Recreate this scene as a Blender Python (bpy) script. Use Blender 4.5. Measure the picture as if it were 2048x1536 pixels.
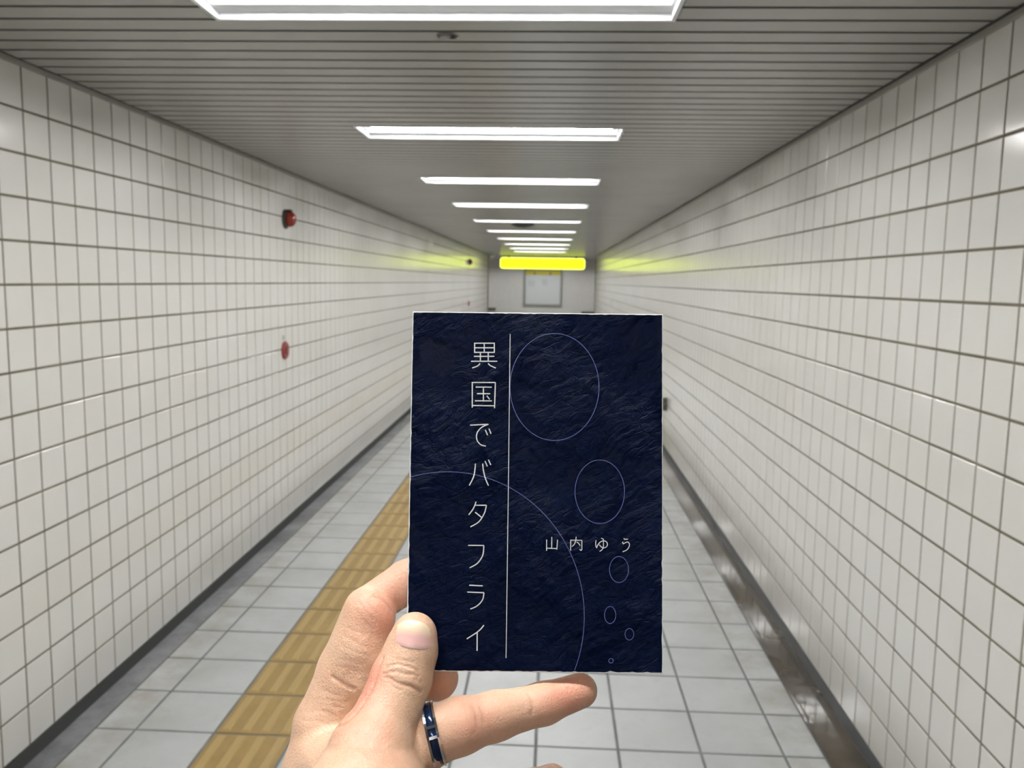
import bpy, bmesh, math, random
import numpy as np
from mathutils import Matrix, Vector

# ------------------------------------------------------------------ clear
for o in list(bpy.data.objects):
    bpy.data.objects.remove(o)
scene = bpy.context.scene
C = scene.collection
random.seed(7)

# ------------------------------------------------------------------ camera (metres, y runs down the passage, floor z = 0)
FPX = 1689.75
PITCH, YAW, ROLL, EYE = -0.12114, -0.04601, 0.0165, 1.689
cp, sp, cy, sy = math.cos(PITCH), math.sin(PITCH), math.cos(YAW), math.sin(YAW)
F = Vector((sy*cp, cy*cp, sp)); R0 = Vector((cy, -sy, 0)); U0 = R0.cross(F)
R = R0*math.cos(ROLL) + U0*math.sin(ROLL); U = U0*math.cos(ROLL) - R0*math.sin(ROLL)
CAM = Matrix(((R.x, U.x, -F.x, 0), (R.y, U.y, -F.y, 0), (R.z, U.z, -F.z, EYE), (0, 0, 0, 1)))
cd = bpy.data.cameras.new('camera')
cd.sensor_width = 36; cd.lens = FPX/2048*36; cd.clip_start = .01; cd.clip_end = 100
cd.dof.use_dof = True; cd.dof.focus_distance = .345; cd.dof.aperture_fstop = 26
cam = bpy.data.objects.new('camera', cd); C.objects.link(cam); cam.matrix_world = CAM
scene.camera = cam

# ------------------------------------------------------------------ world, exposure
w = bpy.data.worlds.new('world'); scene.world = w; w.use_nodes = True
w.node_tree.nodes['Background'].inputs[0].default_value = (.6, .62, .65, 1)
w.node_tree.nodes['Background'].inputs[1].default_value = .02
vs = scene.view_settings
vs.view_transform = 'Standard'; vs.look = 'None'; vs.gamma = 1; vs.use_curve_mapping = False
vs.exposure = 0.27
TUBE = 106.0          # radiance of the fluorescent tubes
SIGN = 1.25           # radiance of the lit sign face

# ------------------------------------------------------------------ materials
def lin(r, g, b):
    f = lambda c: (c/255/12.92 if c/255 <= .04045 else ((c/255+.055)/1.055)**2.4)
    return (f(r), f(g), f(b), 1)

class NT:
    def __init__(s, name):
        s.m = bpy.data.materials.new(name); s.m.use_nodes = True
        s.t = s.m.node_tree; s.b = s.t.nodes['Principled BSDF']
    def n(s, typ, **kw):
        x = s.t.nodes.new(typ)
        for k, v in kw.items():
            if k.startswith('i_'):
                x.inputs[k[2:].replace('_', ' ')].default_value = v
            else: setattr(x, k, v)
        return x
    def l(s, a, b): s.t.links.new(a, b)
    def ramp(s, fac, stops):
        r = s.n('ShaderNodeValToRGB'); e = r.color_ramp.elements
        while len(e) < len(stops): e.new(.5)
        for k, (p, c) in enumerate(stops): e[k].position = p; e[k].color = c
        s.l(fac, r.inputs[0]); return r.outputs[0]
    def mix(s, fac, a, b, mode='MIX'):
        m = s.n('ShaderNodeMix', data_type='RGBA', blend_type=mode)
        for sock, v in ((m.inputs[0], fac), (m.inputs[6], a), (m.inputs[7], b)):
            if isinstance(v, (int, float, tuple)): sock.default_value = v
            else: s.l(v, sock)
        return m.outputs[2]
    def bump(s, h, strength, dist):
        b = s.n('ShaderNodeBump'); b.inputs['Strength'].default_value = strength; b.inputs['Distance'].default_value = dist
        s.l(h, b.inputs['Height']); s.l(b.outputs[0], s.b.inputs['Normal']); return b
    def set(s, col=None, rough=None, metal=None, **kw):
        if col is not None: s.b.inputs['Base Color'].default_value = col
        if rough is not None: s.b.inputs['Roughness'].default_value = rough
        if metal is not None: s.b.inputs['Metallic'].default_value = metal
        for k, v in kw.items(): s.b.inputs[k.replace('_', ' ')].default_value = v
        return s

def plain(name, col, rough=.5, metal=0, **kw):
    return NT(name).set(col, rough, metal, **kw).m

def noise(t, scale, detail=4, rough=.55, vec=None, dist=0):
    n = t.n('ShaderNodeTexNoise'); n.inputs['Scale'].default_value = scale
    n.inputs['Detail'].default_value = detail; n.inputs['Roughness'].default_value = rough; n.inputs['Distortion'].default_value = dist
    if vec is not None: t.l(vec, n.inputs['Vector'])
    return n

def pos(t):   # world position
    return t.n('ShaderNodeNewGeometry').outputs['Position']

# glazed wall tile
t = NT('wall_tile'); p = pos(t)
oi = t.n('ShaderNodeObjectInfo')
n1 = noise(t, 1.1, 4, vec=p); n2 = noise(t, 9, 2, vec=p)
c = t.ramp(n1.outputs[0], [(.3, (.745, .73, .685, 1)), (.7, (.80, .79, .76, 1))])
c = t.mix(t.ramp(oi.outputs['Random'], [(0, (0, 0, 0, 1)), (1, (.35, .35, .35, 1))]), c, (.79, .765, .735, 1))
t.l(c, t.b.inputs['Base Color']); t.set(rough=.17); t.b.inputs['IOR'].default_value = 1.5
t.bump(n2.outputs[0], .05, .01)
M_TILE = t.m
t = NT('wall_grout'); p = pos(t)
t.l(t.ramp(noise(t, 6, 5, vec=p).outputs[0], [(.3, lin(92, 86, 70)), (.7, lin(122, 115, 98))]), t.b.inputs['Base Color']); t.set(rough=.9)
M_GROUT = t.m
# floor
t = NT('floor_tile'); p = pos(t)
oi = t.n('ShaderNodeObjectInfo')
n1 = noise(t, 2.6, 6, .62, p); n2 = noise(t, 14, 5, .6, p); n3 = noise(t, 90, 3, .6, p)
c = t.ramp(n1.outputs[0], [(.3, (.405, .42, .418, 1)), (.55, (.485, .50, .502, 1)), (.75, (.52, .53, .53, 1))])
c = t.mix(t.ramp(n2.outputs[0], [(.56, (0, 0, 0, 1)), (.78, (.55, .55, .55, 1))]), c, (.36, .35, .32, 1))
c = t.mix(t.ramp(oi.outputs['Random'], [(0, (0, 0, 0, 1)), (1, (.3, .3, .3, 1))]), c, (.44, .45, .44, 1))
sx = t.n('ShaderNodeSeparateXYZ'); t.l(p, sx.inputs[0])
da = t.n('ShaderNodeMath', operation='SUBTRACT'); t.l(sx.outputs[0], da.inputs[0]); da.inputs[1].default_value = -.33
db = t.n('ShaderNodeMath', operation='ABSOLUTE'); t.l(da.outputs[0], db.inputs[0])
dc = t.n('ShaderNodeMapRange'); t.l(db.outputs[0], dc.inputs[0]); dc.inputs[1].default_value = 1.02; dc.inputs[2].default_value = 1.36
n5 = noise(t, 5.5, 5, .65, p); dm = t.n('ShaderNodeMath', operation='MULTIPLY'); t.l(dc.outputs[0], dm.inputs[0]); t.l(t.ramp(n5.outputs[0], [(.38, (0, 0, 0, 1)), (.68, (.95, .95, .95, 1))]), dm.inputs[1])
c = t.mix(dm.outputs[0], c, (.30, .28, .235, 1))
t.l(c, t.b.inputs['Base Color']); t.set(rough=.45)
t.bump(n3.outputs[0], .12, .004)
M_FLOOR = t.m
t = NT('floor_joint'); p = pos(t)
t.l(t.ramp(noise(t, 8, 4, vec=p).outputs[0], [(.3, lin(96, 98, 98)), (.7, lin(124, 126, 124))]), t.b.inputs['Base Color']); t.set(rough=.9)
M_JOINT = t.m
t = NT('tactile_paving'); p = pos(t)
n1 = noise(t, 3.5, 5, .6, p); n2 = noise(t, 30, 4, .6, p)
c = t.ramp(n1.outputs[0], [(.3, (.265, .172, .052, 1)), (.7, (.35, .232, .078, 1))])
c = t.mix(t.ramp(n2.outputs[0], [(.5, (0, 0, 0, 1)), (.8, (.5, .5, .5, 1))]), c, (.20, .135, .058, 1))
t.l(c, t.b.inputs['Base Color']); t.set(rough=.55)
M_TACT = t.m
M_BAR = plain('tactile_bar_worn', (.40, .275, .105, 1), .5)
# gutters
t = NT('gutter_concrete'); p = pos(t)
n1 = noise(t, 3, 6, .65, p); n2 = noise(t, 22, 5, .6, p)
c = t.ramp(n1.outputs[0], [(.3, (.12, .124, .128, 1)), (.62, (.27, .278, .285, 1)), (.8, (.37, .378, .385, 1))])
c = t.mix(t.ramp(n2.outputs[0], [(.5, (0, 0, 0, 1)), (.75, (.6, .6, .6, 1))]), c, (.12, .12, .117, 1))
t.l(c, t.b.inputs['Base Color']); t.set(rough=.5)
t.bump(n2.outputs[0], .3, .006)
M_GUT_L = t.m
t = NT('gutter_wet'); p = pos(t)
n1 = noise(t, 2.2, 6, .65, p); n2 = noise(t, 7, 3, .5, p)
c = t.ramp(n1.outputs[0], [(.3, (.04, .031, .021, 1)), (.6, (.075, .06, .04, 1)), (.8, (.12, .082, .046, 1))])
t.l(c, t.b.inputs['Base Color']); t.set(rough=.1)
t.l(t.ramp(noise(t, 4, 5, .6, p).outputs[0], [(.35, (.03, .03, .03, 1)), (.75, (.13, .13, .13, 1))]), t.b.inputs['Roughness'])
t.b.inputs['IOR'].default_value = 1.45
t.bump(n2.outputs[0], .05, .02)
M_GUT_R = t.m
M_BASE = plain('gutter_wall', (.045, .045, .045, 1), .55)
M_BASE_B = plain('gutter_wall_blue_grey', (.085, .088, .095, 1), .4)
# ceiling
t = NT('ceiling_slat'); p = pos(t)
n1 = noise(t, 1.3, 4, vec=p)
c = t.ramp(n1.outputs[0], [(.3, (.305, .292, .266, 1)), (.7, (.345, .331, .303, 1))])
t.l(c, t.b.inputs['Base Color']); t.set(rough=.27, metal=.1)
M_SLAT = t.m
M_CEIL = plain('ceiling_void', (.035, .033, .028, 1), .8)
M_SEAM_SHADE = plain('slat_seam_shade', (.10, .096, .085, 1), .6)  # slat sides coloured dark, painting in the shade of the recessed seams
M_TRIM = plain('edge_trim', (.36, .345, .31, 1), .45)
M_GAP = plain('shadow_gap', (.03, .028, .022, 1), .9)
# lights
M_WHITE = plain('white_enamel', (.80, .815, .83, 1), .35)
M_SOCK = plain('lamp_socket', (.70, .71, .70, 1), .45)
t = NT('fluorescent_tube'); t.set((.9, .9, .9, 1), .3); t.b.inputs['Emission Color'].default_value = (1, .995, .98, 1); t.b.inputs['Emission Strength'].default_value = TUBE
M_TUBE = t.m
# sign
t = NT('sign_yellow'); t.set((.75, .72, .03, 1), .3)
tc = t.n('ShaderNodeTexCoord'); nn = noise(t, 3, 2, vec=tc.outputs['Object'])
col = t.ramp(nn.outputs[0], [(.3, (.62, .80, .008, 1)), (.7, (.70, .90, .012, 1))])
t.l(col, t.b.inputs['Emission Color']); t.b.inputs['Emission Strength'].default_value = SIGN
M_YEL = t.m
t = NT('sign_ink'); t.set((.30, .30, .01, 1), .5); t.b.inputs['Emission Color'].default_value = (.55, .60, .01, 1); t.b.inputs['Emission Strength'].default_value = SIGN*.45
M_INK = t.m
t = NT('sign_edge'); t.set((.9, .9, .5, 1), .4); t.b.inputs['Emission Color'].default_value = (.9, .93, .35, 1); t.b.inputs['Emission Strength'].default_value = SIGN*.5
M_SEDGE = t.m
M_DARK = plain('dark_grey_plastic', (.035, .034, .03, 1), .5)
M_OLIVE = plain('olive_grey_metal', (.085, .085, .065, 1), .45)
M_LGREY = plain('light_grey_metal', (.42, .42, .40, 1), .4)
M_RED = plain('red_lens', (.24, .018, .006, 1), .22)
M_RED2 = plain('red_paint', (.26, .035, .03, 1), .4)
M_DRED = plain('dark_red_button', (.14, .014, .014, 1), .35)
M_ALU = plain('aluminium', (.30, .30, .285, 1), .4, .3)
M_BOARD = plain('board_white', (.66, .69, .70, 1), .25)
M_HEAD = plain('board_header_yellow', (.66, .55, .03, 1), .4)
M_SMUDGE = plain('board_grey_print', (.45, .47, .50, 1), .4)
M_DOME = plain('white_dome', (.85, .86, .88, 1), .15)
# small tiles far away on the end wall
t = NT('end_wall_tile'); p = pos(t)
mp = t.n('ShaderNodeMapping'); mp.inputs['Rotation'].default_value = (math.radians(90), 0, 0); t.l(p, mp.inputs['Vector'])
bk = t.n('ShaderNodeTexBrick'); bk.offset = 0; bk.squash = 1
for k, v in (('Scale', 1.0), ('Mortar Size', .004), ('Brick Width', .08), ('Row Height', .08), ('Mortar Smooth', .2)): bk.inputs[k].default_value = v
bk.inputs['Color1'].default_value = (.70, .675, .66, 1); bk.inputs['Color2'].default_value = (.66, .64, .62, 1); bk.inputs['Mortar'].default_value = (.78, .77, .74, 1)
t.l(mp.outputs[0], bk.inputs['Vector']); t.l(bk.outputs[0], t.b.inputs['Base Color']); t.set(rough=.3)
M_ENDT = t.m
M_CORNER = plain('corner_strip', (.22, .215, .20, 1), .4)

# ------------------------------------------------------------------ helpers
def mesh(name, verts, faces, mats, smooth=False, fmat=None):
    me = bpy.data.meshes.new(name); me.from_pydata([tuple(v) for v in verts], [], faces)
    for m in (mats if isinstance(mats, (list, tuple)) else [mats]): me.materials.append(m)
    if fmat is not None: me.polygons.foreach_set('material_index', fmat)
    if smooth: me.polygons.foreach_set('use_smooth', [True]*len(me.polygons))
    me.update(); return me
def link(name, me, parent=None, loc=(0, 0, 0)):
    o = bpy.data.objects.new(name, me); C.objects.link(o)
    if parent is not None: o.parent = parent
    o.location = loc; return o
def tag(o, label=None, cat=None, group=None, kind=None):
    for k, v in (('label', label), ('category', cat), ('group', group), ('kind', kind)):
        if v: o[k] = v
    return o
def empty(name, loc=(0, 0, 0)):
    o = bpy.data.objects.new(name, None); C.objects.link(o); o.location = loc; o.empty_display_size = .05; return o

class MB:
    def __init__(s): s.v = []; s.f = []; s.mi = []; s.cur = 0
    def add(s, vs, fs):
        b = len(s.v); s.v += [tuple(v) for v in vs]; s.f += [tuple(b+i for i in f) for f in fs]; s.mi += [s.cur]*len(fs); return s
    def box(s, x0, x1, y0, y1, z0, z1):
        return s.add([(x0,y0,z0),(x1,y0,z0),(x1,y1,z0),(x0,y1,z0),(x0,y0,z1),(x1,y0,z1),(x1,y1,z1),(x0,y1,z1)],
                     [(0,3,2,1),(4,5,6,7),(0,1,5,4),(1,2,6,5),(2,3,7,6),(3,0,4,7)])
    def frustum(s, a, b):   # two rectangles of 4 points, a back, b front
        return s.add(list(a)+list(b), [(0,3,2,1),(4,5,6,7),(0,1,5,4),(1,2,6,5),(2,3,7,6),(3,0,4,7)])
    def lathe(s, prof, n=24, axis='z', origin=(0, 0, 0), cap=True):
        vs = []; fs = []
        for r, h in prof:
            for k in range(n):
                a = 2*math.pi*k/n; c_, s_ = r*math.cos(a), r*math.sin(a)
                q = {'z': (c_, s_, h), 'x': (h, c_, s_), 'y': (s_, h, c_)}[axis]
                vs.append((q[0]+origin[0], q[1]+origin[1], q[2]+origin[2]))
        for i in range(len(prof)-1):
            for k in range(n):
                k2 = (k+1) % n; fs.append((i*n+k, i*n+k2, (i+1)*n+k2, (i+1)*n+k))
        if cap: fs.append(tuple(range(n-1, -1, -1))); fs.append(tuple((len(prof)-1)*n+k for k in range(n)))
        return s.add(vs, fs)
    def mesh(s, name, mats, smooth=False): return mesh(name, s.v, s.f, mats, smooth, s.mi)
    def obj(s, name, mats, parent=None, loc=(0, 0, 0), smooth=False): return link(name, s.mesh(name, mats, smooth), parent, loc)
def copy_tree(o, parent=None):
    c = o.copy(); C.objects.link(c); c.parent = parent
    for ch in o.children: copy_tree(ch, c)
    return c

# ------------------------------------------------------------------ the passage shell
XL, XR, H = -1.862, 1.213, 2.413
Y0, Y1, YE = -8.0, 24.45, 28.2
P = .15134                          # wall tile pitch
ZT0 = EYE - .0406 - 11*P            # bottom of the tiles
GL, GR, GZ = -1.677, 1.020, -.072   # gutter edges and depth

def slab(name, *b, m, parent=None): return tag(MB().box(*b).obj(name, m, parent), kind=None if parent else 'structure')
wl = slab('wall_left', XL-.2, XL-.003, Y0, Y1, -.2, H+.15, m=M_GROUT)
wr = slab('wall_right', XR+.003, XR+.2, Y0, Y1, -.2, H+.15, m=M_GROUT)
floor = slab('floor', GL, GR, Y0, Y1, -.2, -.0035, m=M_JOINT)
ceil = slab('ceiling', XL-.2, XR+.2, Y0, Y1, H+.13, H+.25, m=M_CEIL)
gl = slab('gutter_left', XL-.003, GL, Y0, Y1, -.2, GZ, m=M_GUT_L)
gr = slab('gutter_right', GR, XR+.003, Y0, Y1, -.2, GZ, m=M_GUT_R)
MB().box(XL-.01, XL+.004, Y0, Y1, GZ, ZT0).obj('gutter_wall_face', M_BASE, gl)
MB().box(XR-.004, XR+.01, Y0, Y1, GZ, ZT0).obj('gutter_wall_face', M_BASE_B, gr)
MB().box(GL-.006, GL+.002, Y0, Y1, GZ, -.004).obj('gutter_kerb', M_BASE, gl)
MB().box(GR-.002, GR+.006, Y0, Y1, GZ, -.004).obj('gutter_kerb', M_BASE, gr)
slab('wall_back_added', XL-.2, XR+.2, Y0-.2, Y0, -.2, H+.25, m=M_TILE)  # added unseen wall, closes off the continuing passage to keep light in
# cross passage at the far end
slab('wall_end', -7, 6, YE, YE+.2, -.2, H+.3, m=M_ENDT)
slab('floor_cross', -7, 6, Y1, YE, -.2, 0, m=M_FLOOR)
slab('ceiling_cross', -7, 6, Y1, YE, H, H+.25, m=M_SLAT)
slab('wall_cross_left', -7, XL-.2, Y1-.2, Y1, -.2, H+.3, m=M_TILE)
slab('wall_cross_right', XR+.2, 6, Y1-.2, Y1, -.2, H+.3, m=M_TILE)
slab('wall_cross_far_left', -7.2, -7, Y1-.2, YE+.2, -.2, H+.3, m=M_TILE)
slab('wall_cross_far_right', 6, 6.2, Y1-.2, YE+.2, -.2, H+.3, m=M_TILE)
slab('trim_1', XL-.06, XL+.012, Y1-.004, Y1+.03, ZT0, H-.03, m=M_CORNER)
slab('trim_2', XR-.012, XR+.06, Y1-.004, Y1+.03, ZT0, H-.03, m=M_CORNER)

# ---- wall tiles
T = P - .0088
def tile_pts(h, d, b=.0018):   # a wall tile facing +x, local, centre at origin; h half size
    a = [(-.004, -h, -h), (-.004, h, -h), (-.004, h, h), (-.004, -h, h)]
    m = [(d-b*.55, -h, -h), (d-b*.55, h, -h), (d-b*.55, h, h), (d-b*.55, -h, h)]
    g = h-b
    f = [(d, -g, -g), (d, g, -g), (d, g, g), (d, -g, g)]
    return a+m+f
TF = [(0,1,5,4),(1,2,6,5),(2,3,7,6),(3,0,4,7),(4,5,9,8),(5,6,10,9),(6,7,11,10),(7,4,8,11),(8,9,10,11)]
tile_l = mesh('tile', tile_pts(T/2, .0), TF, M_TILE)
tile_r = mesh('tile', [(-x, -y, z) for x, y, z in tile_pts(T/2, .0)], TF, M_TILE)
rows = 16
def wall_tiles(wall, X, yj, first_y, me, sgn):
    k0 = math.ceil((.4-yj)/P)
    ks = [k for k in range(k0, 400) if yj+(k+1)*P < Y1-.02]
    near = [k for k in ks if yj+k*P > first_y][:19]
    rng = random.Random(3 if sgn > 0 else 5)
    fv = []; ff = []
    base = tile_pts(T/2, .0)
    for k in ks:
        for r_ in range(rows):
            c_ = Vector((X, yj+(k+.5)*P, ZT0+(r_+.5)*P))
            ry, rz = rng.gauss(0, .0016), rng.gauss(0, .0022)
            if k in near and not (k == near[-1] and r_ > 11):
                o = link('tile', me, wall, c_); o.rotation_euler = (0, ry, rz)
            else:
                b = len(fv); m = Matrix.Rotation(rz, 3, 'Z') @ Matrix.Rotation(ry, 3, 'Y')
                fv += [tuple(c_ + m @ Vector((sgn*x, sgn*y, z))) for x, y, z in base]
                ff += [tuple(b+i for i in f) for f in TF]
    tag(link('tile_field', mesh('tile_field', fv, ff, M_TILE), wall), kind='stuff')
wall_tiles(wl, XL, 2.8087, 2.15, tile_l, 1)
wall_tiles(wr, XR, 3.7812, 1.55, tile_r, -1)

# ---- floor tiles and tactile blocks
X0, YF, FP, FJ = -1.525, 2.915, .30, .0058
cols = [(GL+.003, X0-FJ)] + [(X0+i*FP+FJ, X0+(i+1)*FP-FJ) for i in (0, 2, 3, 4, 5, 6, 7)] + [(X0+2.4+FJ, GR-.003)]
def ftile(w, d, b=.0025, h=.0):
    x, y = w/2, d/2
    vs_ = [(-x,-y,-.01),(x,-y,-.01),(x,y,-.01),(-x,y,-.01),(-x,-y,h-b*.5),(x,-y,h-b*.5),(x,y,h-b*.5),(-x,y,h-b*.5),
           (-x+b,-y+b,h),(x-b,-y+b,h),(x-b,y-b,h),(-x+b,y-b,h)]
    return vs_
fm = {}
rows_f = [k for k in range(-9, 90) if YF+k*FP > .0 and YF+(k+1)*FP < Y1+.01]
rng = random.Random(11)
cnt = 0; fv = []; ff = []
for k in rows_f:
    ya, yb = YF+k*FP+FJ, YF+(k+1)*FP-FJ
    for ci, (xa, xb) in enumerate(cols):
        ry, rx = rng.gauss(0, .0012), rng.gauss(0, .0012)
        if ya > 2.0 and cnt < 300:
            key = round(xb-xa, 3)
            if key not in fm: fm[key] = mesh('floor_tile', ftile(xb-xa, yb-ya), TF, M_FLOOR)
            o = link('floor_tile', fm[key], floor, ((xa+xb)/2, (ya+yb)/2, 0)); o.rotation_euler = (rx, ry, 0); cnt += 1
        else:
            b = len(fv); fv += [(x+(xa+xb)/2, y+(ya+yb)/2, z) for x, y, z in ftile(xb-xa, yb-ya)]
            ff += [tuple(b+i for i in f) for f in TF]
tag(link('floor_tile_field', mesh('floor_tile_field', fv, ff, M_FLOOR), floor), kind='stuff')
mb = MB(); mb.add(ftile(FP-2*FJ, FP-2*FJ), TF); mb.cur = 1
for i in range(4):      # four raised guiding bars
    x = (-1.5+i)*.075
    for (l0, l1, w0, w1) in ((.136, .128, .0165, .0115),):
        mb.frustum([(x-w0,-l0,0),(x+w0,-l0,0),(x+w0,l0,0),(x-w0,l0,0)], [(x-w1,-l1,.005),(x+w1,-l1,.005),(x+w1,l1,.005),(x-w1,l1,.005)])
tact = mb.mesh('tactile_block', [M_TACT, M_BAR])
for k in rows_f:
    link('tactile_block', tact, floor, (X0+1.5*FP, YF+(k+.5)*FP, 0))

# ---- ceiling slats, cut where the light fittings sit
SP, S0 = .1105, 2.461
LX0, LX1 = -.968, .322
near_idx = [-75, -57, -39, -21, -3, 15, 33, 51, 70, 89, 109, 128, 147, 166]
lit = {}
for i in near_idx:
    for j in range(3): lit[i+j] = i
def slat(xa, xb):
    d = SP-.017; x0, x1 = xa, xb; y0, y1 = -d/2, d/2
    prof = [(y0-.003, .016), (y0-.001, .004), (y0+.001, 0), (y1-.001, 0), (y1+.001, .004), (y1+.003, .016)]
    v = [(x0, y, z) for y, z in prof]+[(x1, y, z) for y, z in prof]; n = len(prof)
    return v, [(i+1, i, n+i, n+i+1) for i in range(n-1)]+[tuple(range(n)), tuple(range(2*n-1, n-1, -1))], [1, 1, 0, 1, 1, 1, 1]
SXA, SXB = XL+.034, XR-.034
sm = {}
for key, (a, b) in dict(full=(SXA, SXB), l=(SXA, LX0-.004), r=(LX1+.004, SXB)).items():
    v, f, fm_ = slat(a, b); sm[key] = mesh('slat', v, f, [M_SLAT, M_SEAM_SHADE], fmat=fm_)
bv = []; bf = []
for i in range(-94, 199):
    y = S0+(i+.5)*SP
    for key in (('l', 'r') if i in lit else ('full',)):
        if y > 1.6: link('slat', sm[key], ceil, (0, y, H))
        else:
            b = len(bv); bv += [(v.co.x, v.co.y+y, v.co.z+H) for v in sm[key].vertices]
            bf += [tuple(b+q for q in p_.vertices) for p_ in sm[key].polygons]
tag(link('slat_field', mesh('slat_field', bv, bf, M_SLAT), ceil), kind='stuff')
# backing strips behind the seams (with openings for the lights)
mb = MB()
ys = [Y0] + sum([[S0+i*SP, S0+(i+3)*SP] for i in near_idx if S0+i*SP > Y0], []) + [Y1]
for a, b in zip(ys[::2], ys[1::2]): mb.box(XL, XR, a, b, H+.016, H+.02)
for i in near_idx:
    a, b = S0+i*SP, S0+(i+3)*SP
    if a > Y0: mb.box(XL, LX0-.004, a, b, H+.016, H+.02); mb.box(LX1+.004, XR, a, b, H+.016, H+.02)
mb.obj('slat_backing', M_CEIL, ceil)
# edge trims along both walls
for n_, X, s in ((3, XL, 1), (4, XR, -1)):
    o = empty('trim_%d' % n_); o['kind'] = 'structure'
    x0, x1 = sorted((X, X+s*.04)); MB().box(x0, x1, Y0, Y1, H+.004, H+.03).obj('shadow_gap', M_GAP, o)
    x0, x1 = sorted((X-s*.002, X+s*.012)); MB().box(x0, x1, Y0, Y1, H-.012, H+.006).obj('edge_strip', M_TRIM, o)

# ------------------------------------------------------------------ light fittings
def make_light():
    W, D = LX1-LX0, 3*SP-.004
    t = empty('ceiling_light')
    hx, hy = W/2, D/2
    # frame lip
    mb = MB(); e = .012
    for b in ((-hx, hx, -hy, -hy+e), (-hx, hx, hy-e, hy), (-hx, -hx+e, -hy+e, hy-e), (hx-e, hx, -hy+e, hy-e)): mb.box(*b, -.004, .016)
    mb.obj('frame', M_WHITE, t)
    # white pan with a wide slot; the tube lies just above it in a sloping trough
    mb = MB(); ax, ay = hx-e, hy-e; zp = .014; sl, sw = .622, .078
    for b in ((-ax, ax, -ay, -sw), (-ax, ax, sw, ay), (-ax, -sl, -sw, sw), (sl, ax, -sw, sw)): mb.box(*b, zp, zp+.003)
    q = [(-sl,-sw,zp), (sl,-sw,zp), (sl,sw,zp), (-sl,sw,zp), (-sl+.004,-.04,.062), (sl-.004,-.04,.062), (sl-.004,.04,.062), (-sl+.004,.04,.062)]
    mb.add(q, [(0,1,5,4),(1,2,6,5),(2,3,7,6),(3,0,4,7),(4,5,6,7)])
    mb.box(-hx, hx, -hy, hy, .066, .08)
    mb.obj('reflector_pan', M_WHITE, t)
    MB().lathe([(.010, -.598), (.0155, -.594), (.0163, -.585), (.0163, .585), (.0155, .594), (.010, .598)], 14, 'x', (0, 0, .0315)).obj('tube', M_TUBE, t, smooth=False)
    for s in (-1, 1):
        mb = MB(); x0, x1 = sorted((s*.597, s*.616)); mb.box(x0, x1, -.018, .018, .012, .063)
        mb.obj('lamp_socket', M_SOCK, t)
    return t
L0 = make_light()
ords = ['with its near edge cut off at the top of the picture', 'long bright, second nearest, above the book', 'third nearest along the passage', 'fourth nearest along the passage',
        'fifth nearest, just before the dark round speaker', 'sixth nearest, just behind the dark round speaker', 'seventh nearest along the passage', 'eighth nearest, above the yellow sign reflection',
        'second furthest along the passage', 'furthest one, nearest to the yellow sign']
first = True; vi = 0
LIGHTS = []
for i in near_idx:
    y = S0+(i+1.5)*SP
    if y < Y0: continue
    o = L0 if first else copy_tree(L0); first = False
    o.location = ((LX0+LX1)/2, y, H)
    if i < -3: lab = 'white fluorescent ceiling light %s behind the viewpoint' % {-21: 'directly', -39: 'two metres', -57: 'four metres', -75: 'six metres'}[i]
    else: lab = 'white fluorescent ceiling light, ' + ords[vi]; vi += 1
    tag(o, lab, 'ceiling light', 'fluorescent lights along the passage ceiling')
for x, yy in ((-3.3, 26.3), (2.7, 26.3), (-.33, 26.5)):  # unseen lamps added to brighten the end wall, middle one behind the sign
    o = copy_tree(L0); o.location = (x, yy, H-.0805)
    tag(o, 'unseen fluorescent light added in the cross passage to brighten the end wall, %s side' % ('left' if x < -1 else 'middle' if x < 0 else 'right'), 'ceiling light', 'added lights of the cross passage')

# ------------------------------------------------------------------ things on walls and ceiling
def red_lamp():
    t = empty('alarm_lamp')
    MB().lathe([(.066, 0), (.066, .012), (.058, .02)], 28, 'x').obj('base_ring', M_DARK, t, smooth=False)
    MB().lathe([(.052, .018), (.053, .04), (.047, .058), (.034, .07), (.016, .076)], 28, 'x').obj('lens', M_RED, t, smooth=True)
    MB().box(-.0, .05, -.02, .02, .052, .064).obj('cap', M_DARK, t)
    return t
def red_button():
    t = empty('alarm_button')
    MB().lathe([(.062, 0), (.062, .012), (.056, .018)], 28, 'x').obj('plate', M_RED2, t)
    MB().lathe([(.03, .016), (.03, .022), (.026, .024)], 20, 'x').obj('push_disc', M_DRED, t)
    MB().lathe([(.044, .017), (.044, .02), (.037, .02), (.037, .017)], 24, 'x', cap=False).obj('ring', M_DRED, t)
    return t
a = red_lamp(); a.location = (XL, 5.86, EYE+.40); tag(a, 'red round alarm lamp with dark rim high on the left tiled wall, nearest one', 'alarm lamp', 'alarm lamps on the left wall')
b = copy_tree(a); b.location = (XL, 18.8, EYE+.402); tag(b, 'small far alarm lamp on the left wall beside the yellow reflection', 'alarm lamp', 'alarm lamps on the left wall')
a = red_button(); a.location = (XL, 5.80, EYE-.505); tag(a, 'red round alarm push button at chest height on the left wall, nearest one', 'alarm button', 'alarm buttons on the left wall')
b = copy_tree(a); b.location = (XL, 18.8, EYE-.505); tag(b, 'tiny far alarm push button on the left wall near the end', 'alarm button', 'alarm buttons on the left wall')
o = empty('number_plate', (XL, 5.79, EYE-.415))
MB().box(0, .004, -.022, .022, -.016, .016).obj('plate', M_LGREY, o); MB().lathe([(.005, .004), (.004, .006)], 10, 'x').obj('screw', M_ALU, o)
tag(o, 'small grey plate on the left wall just above the nearest red button', 'plate')

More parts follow.
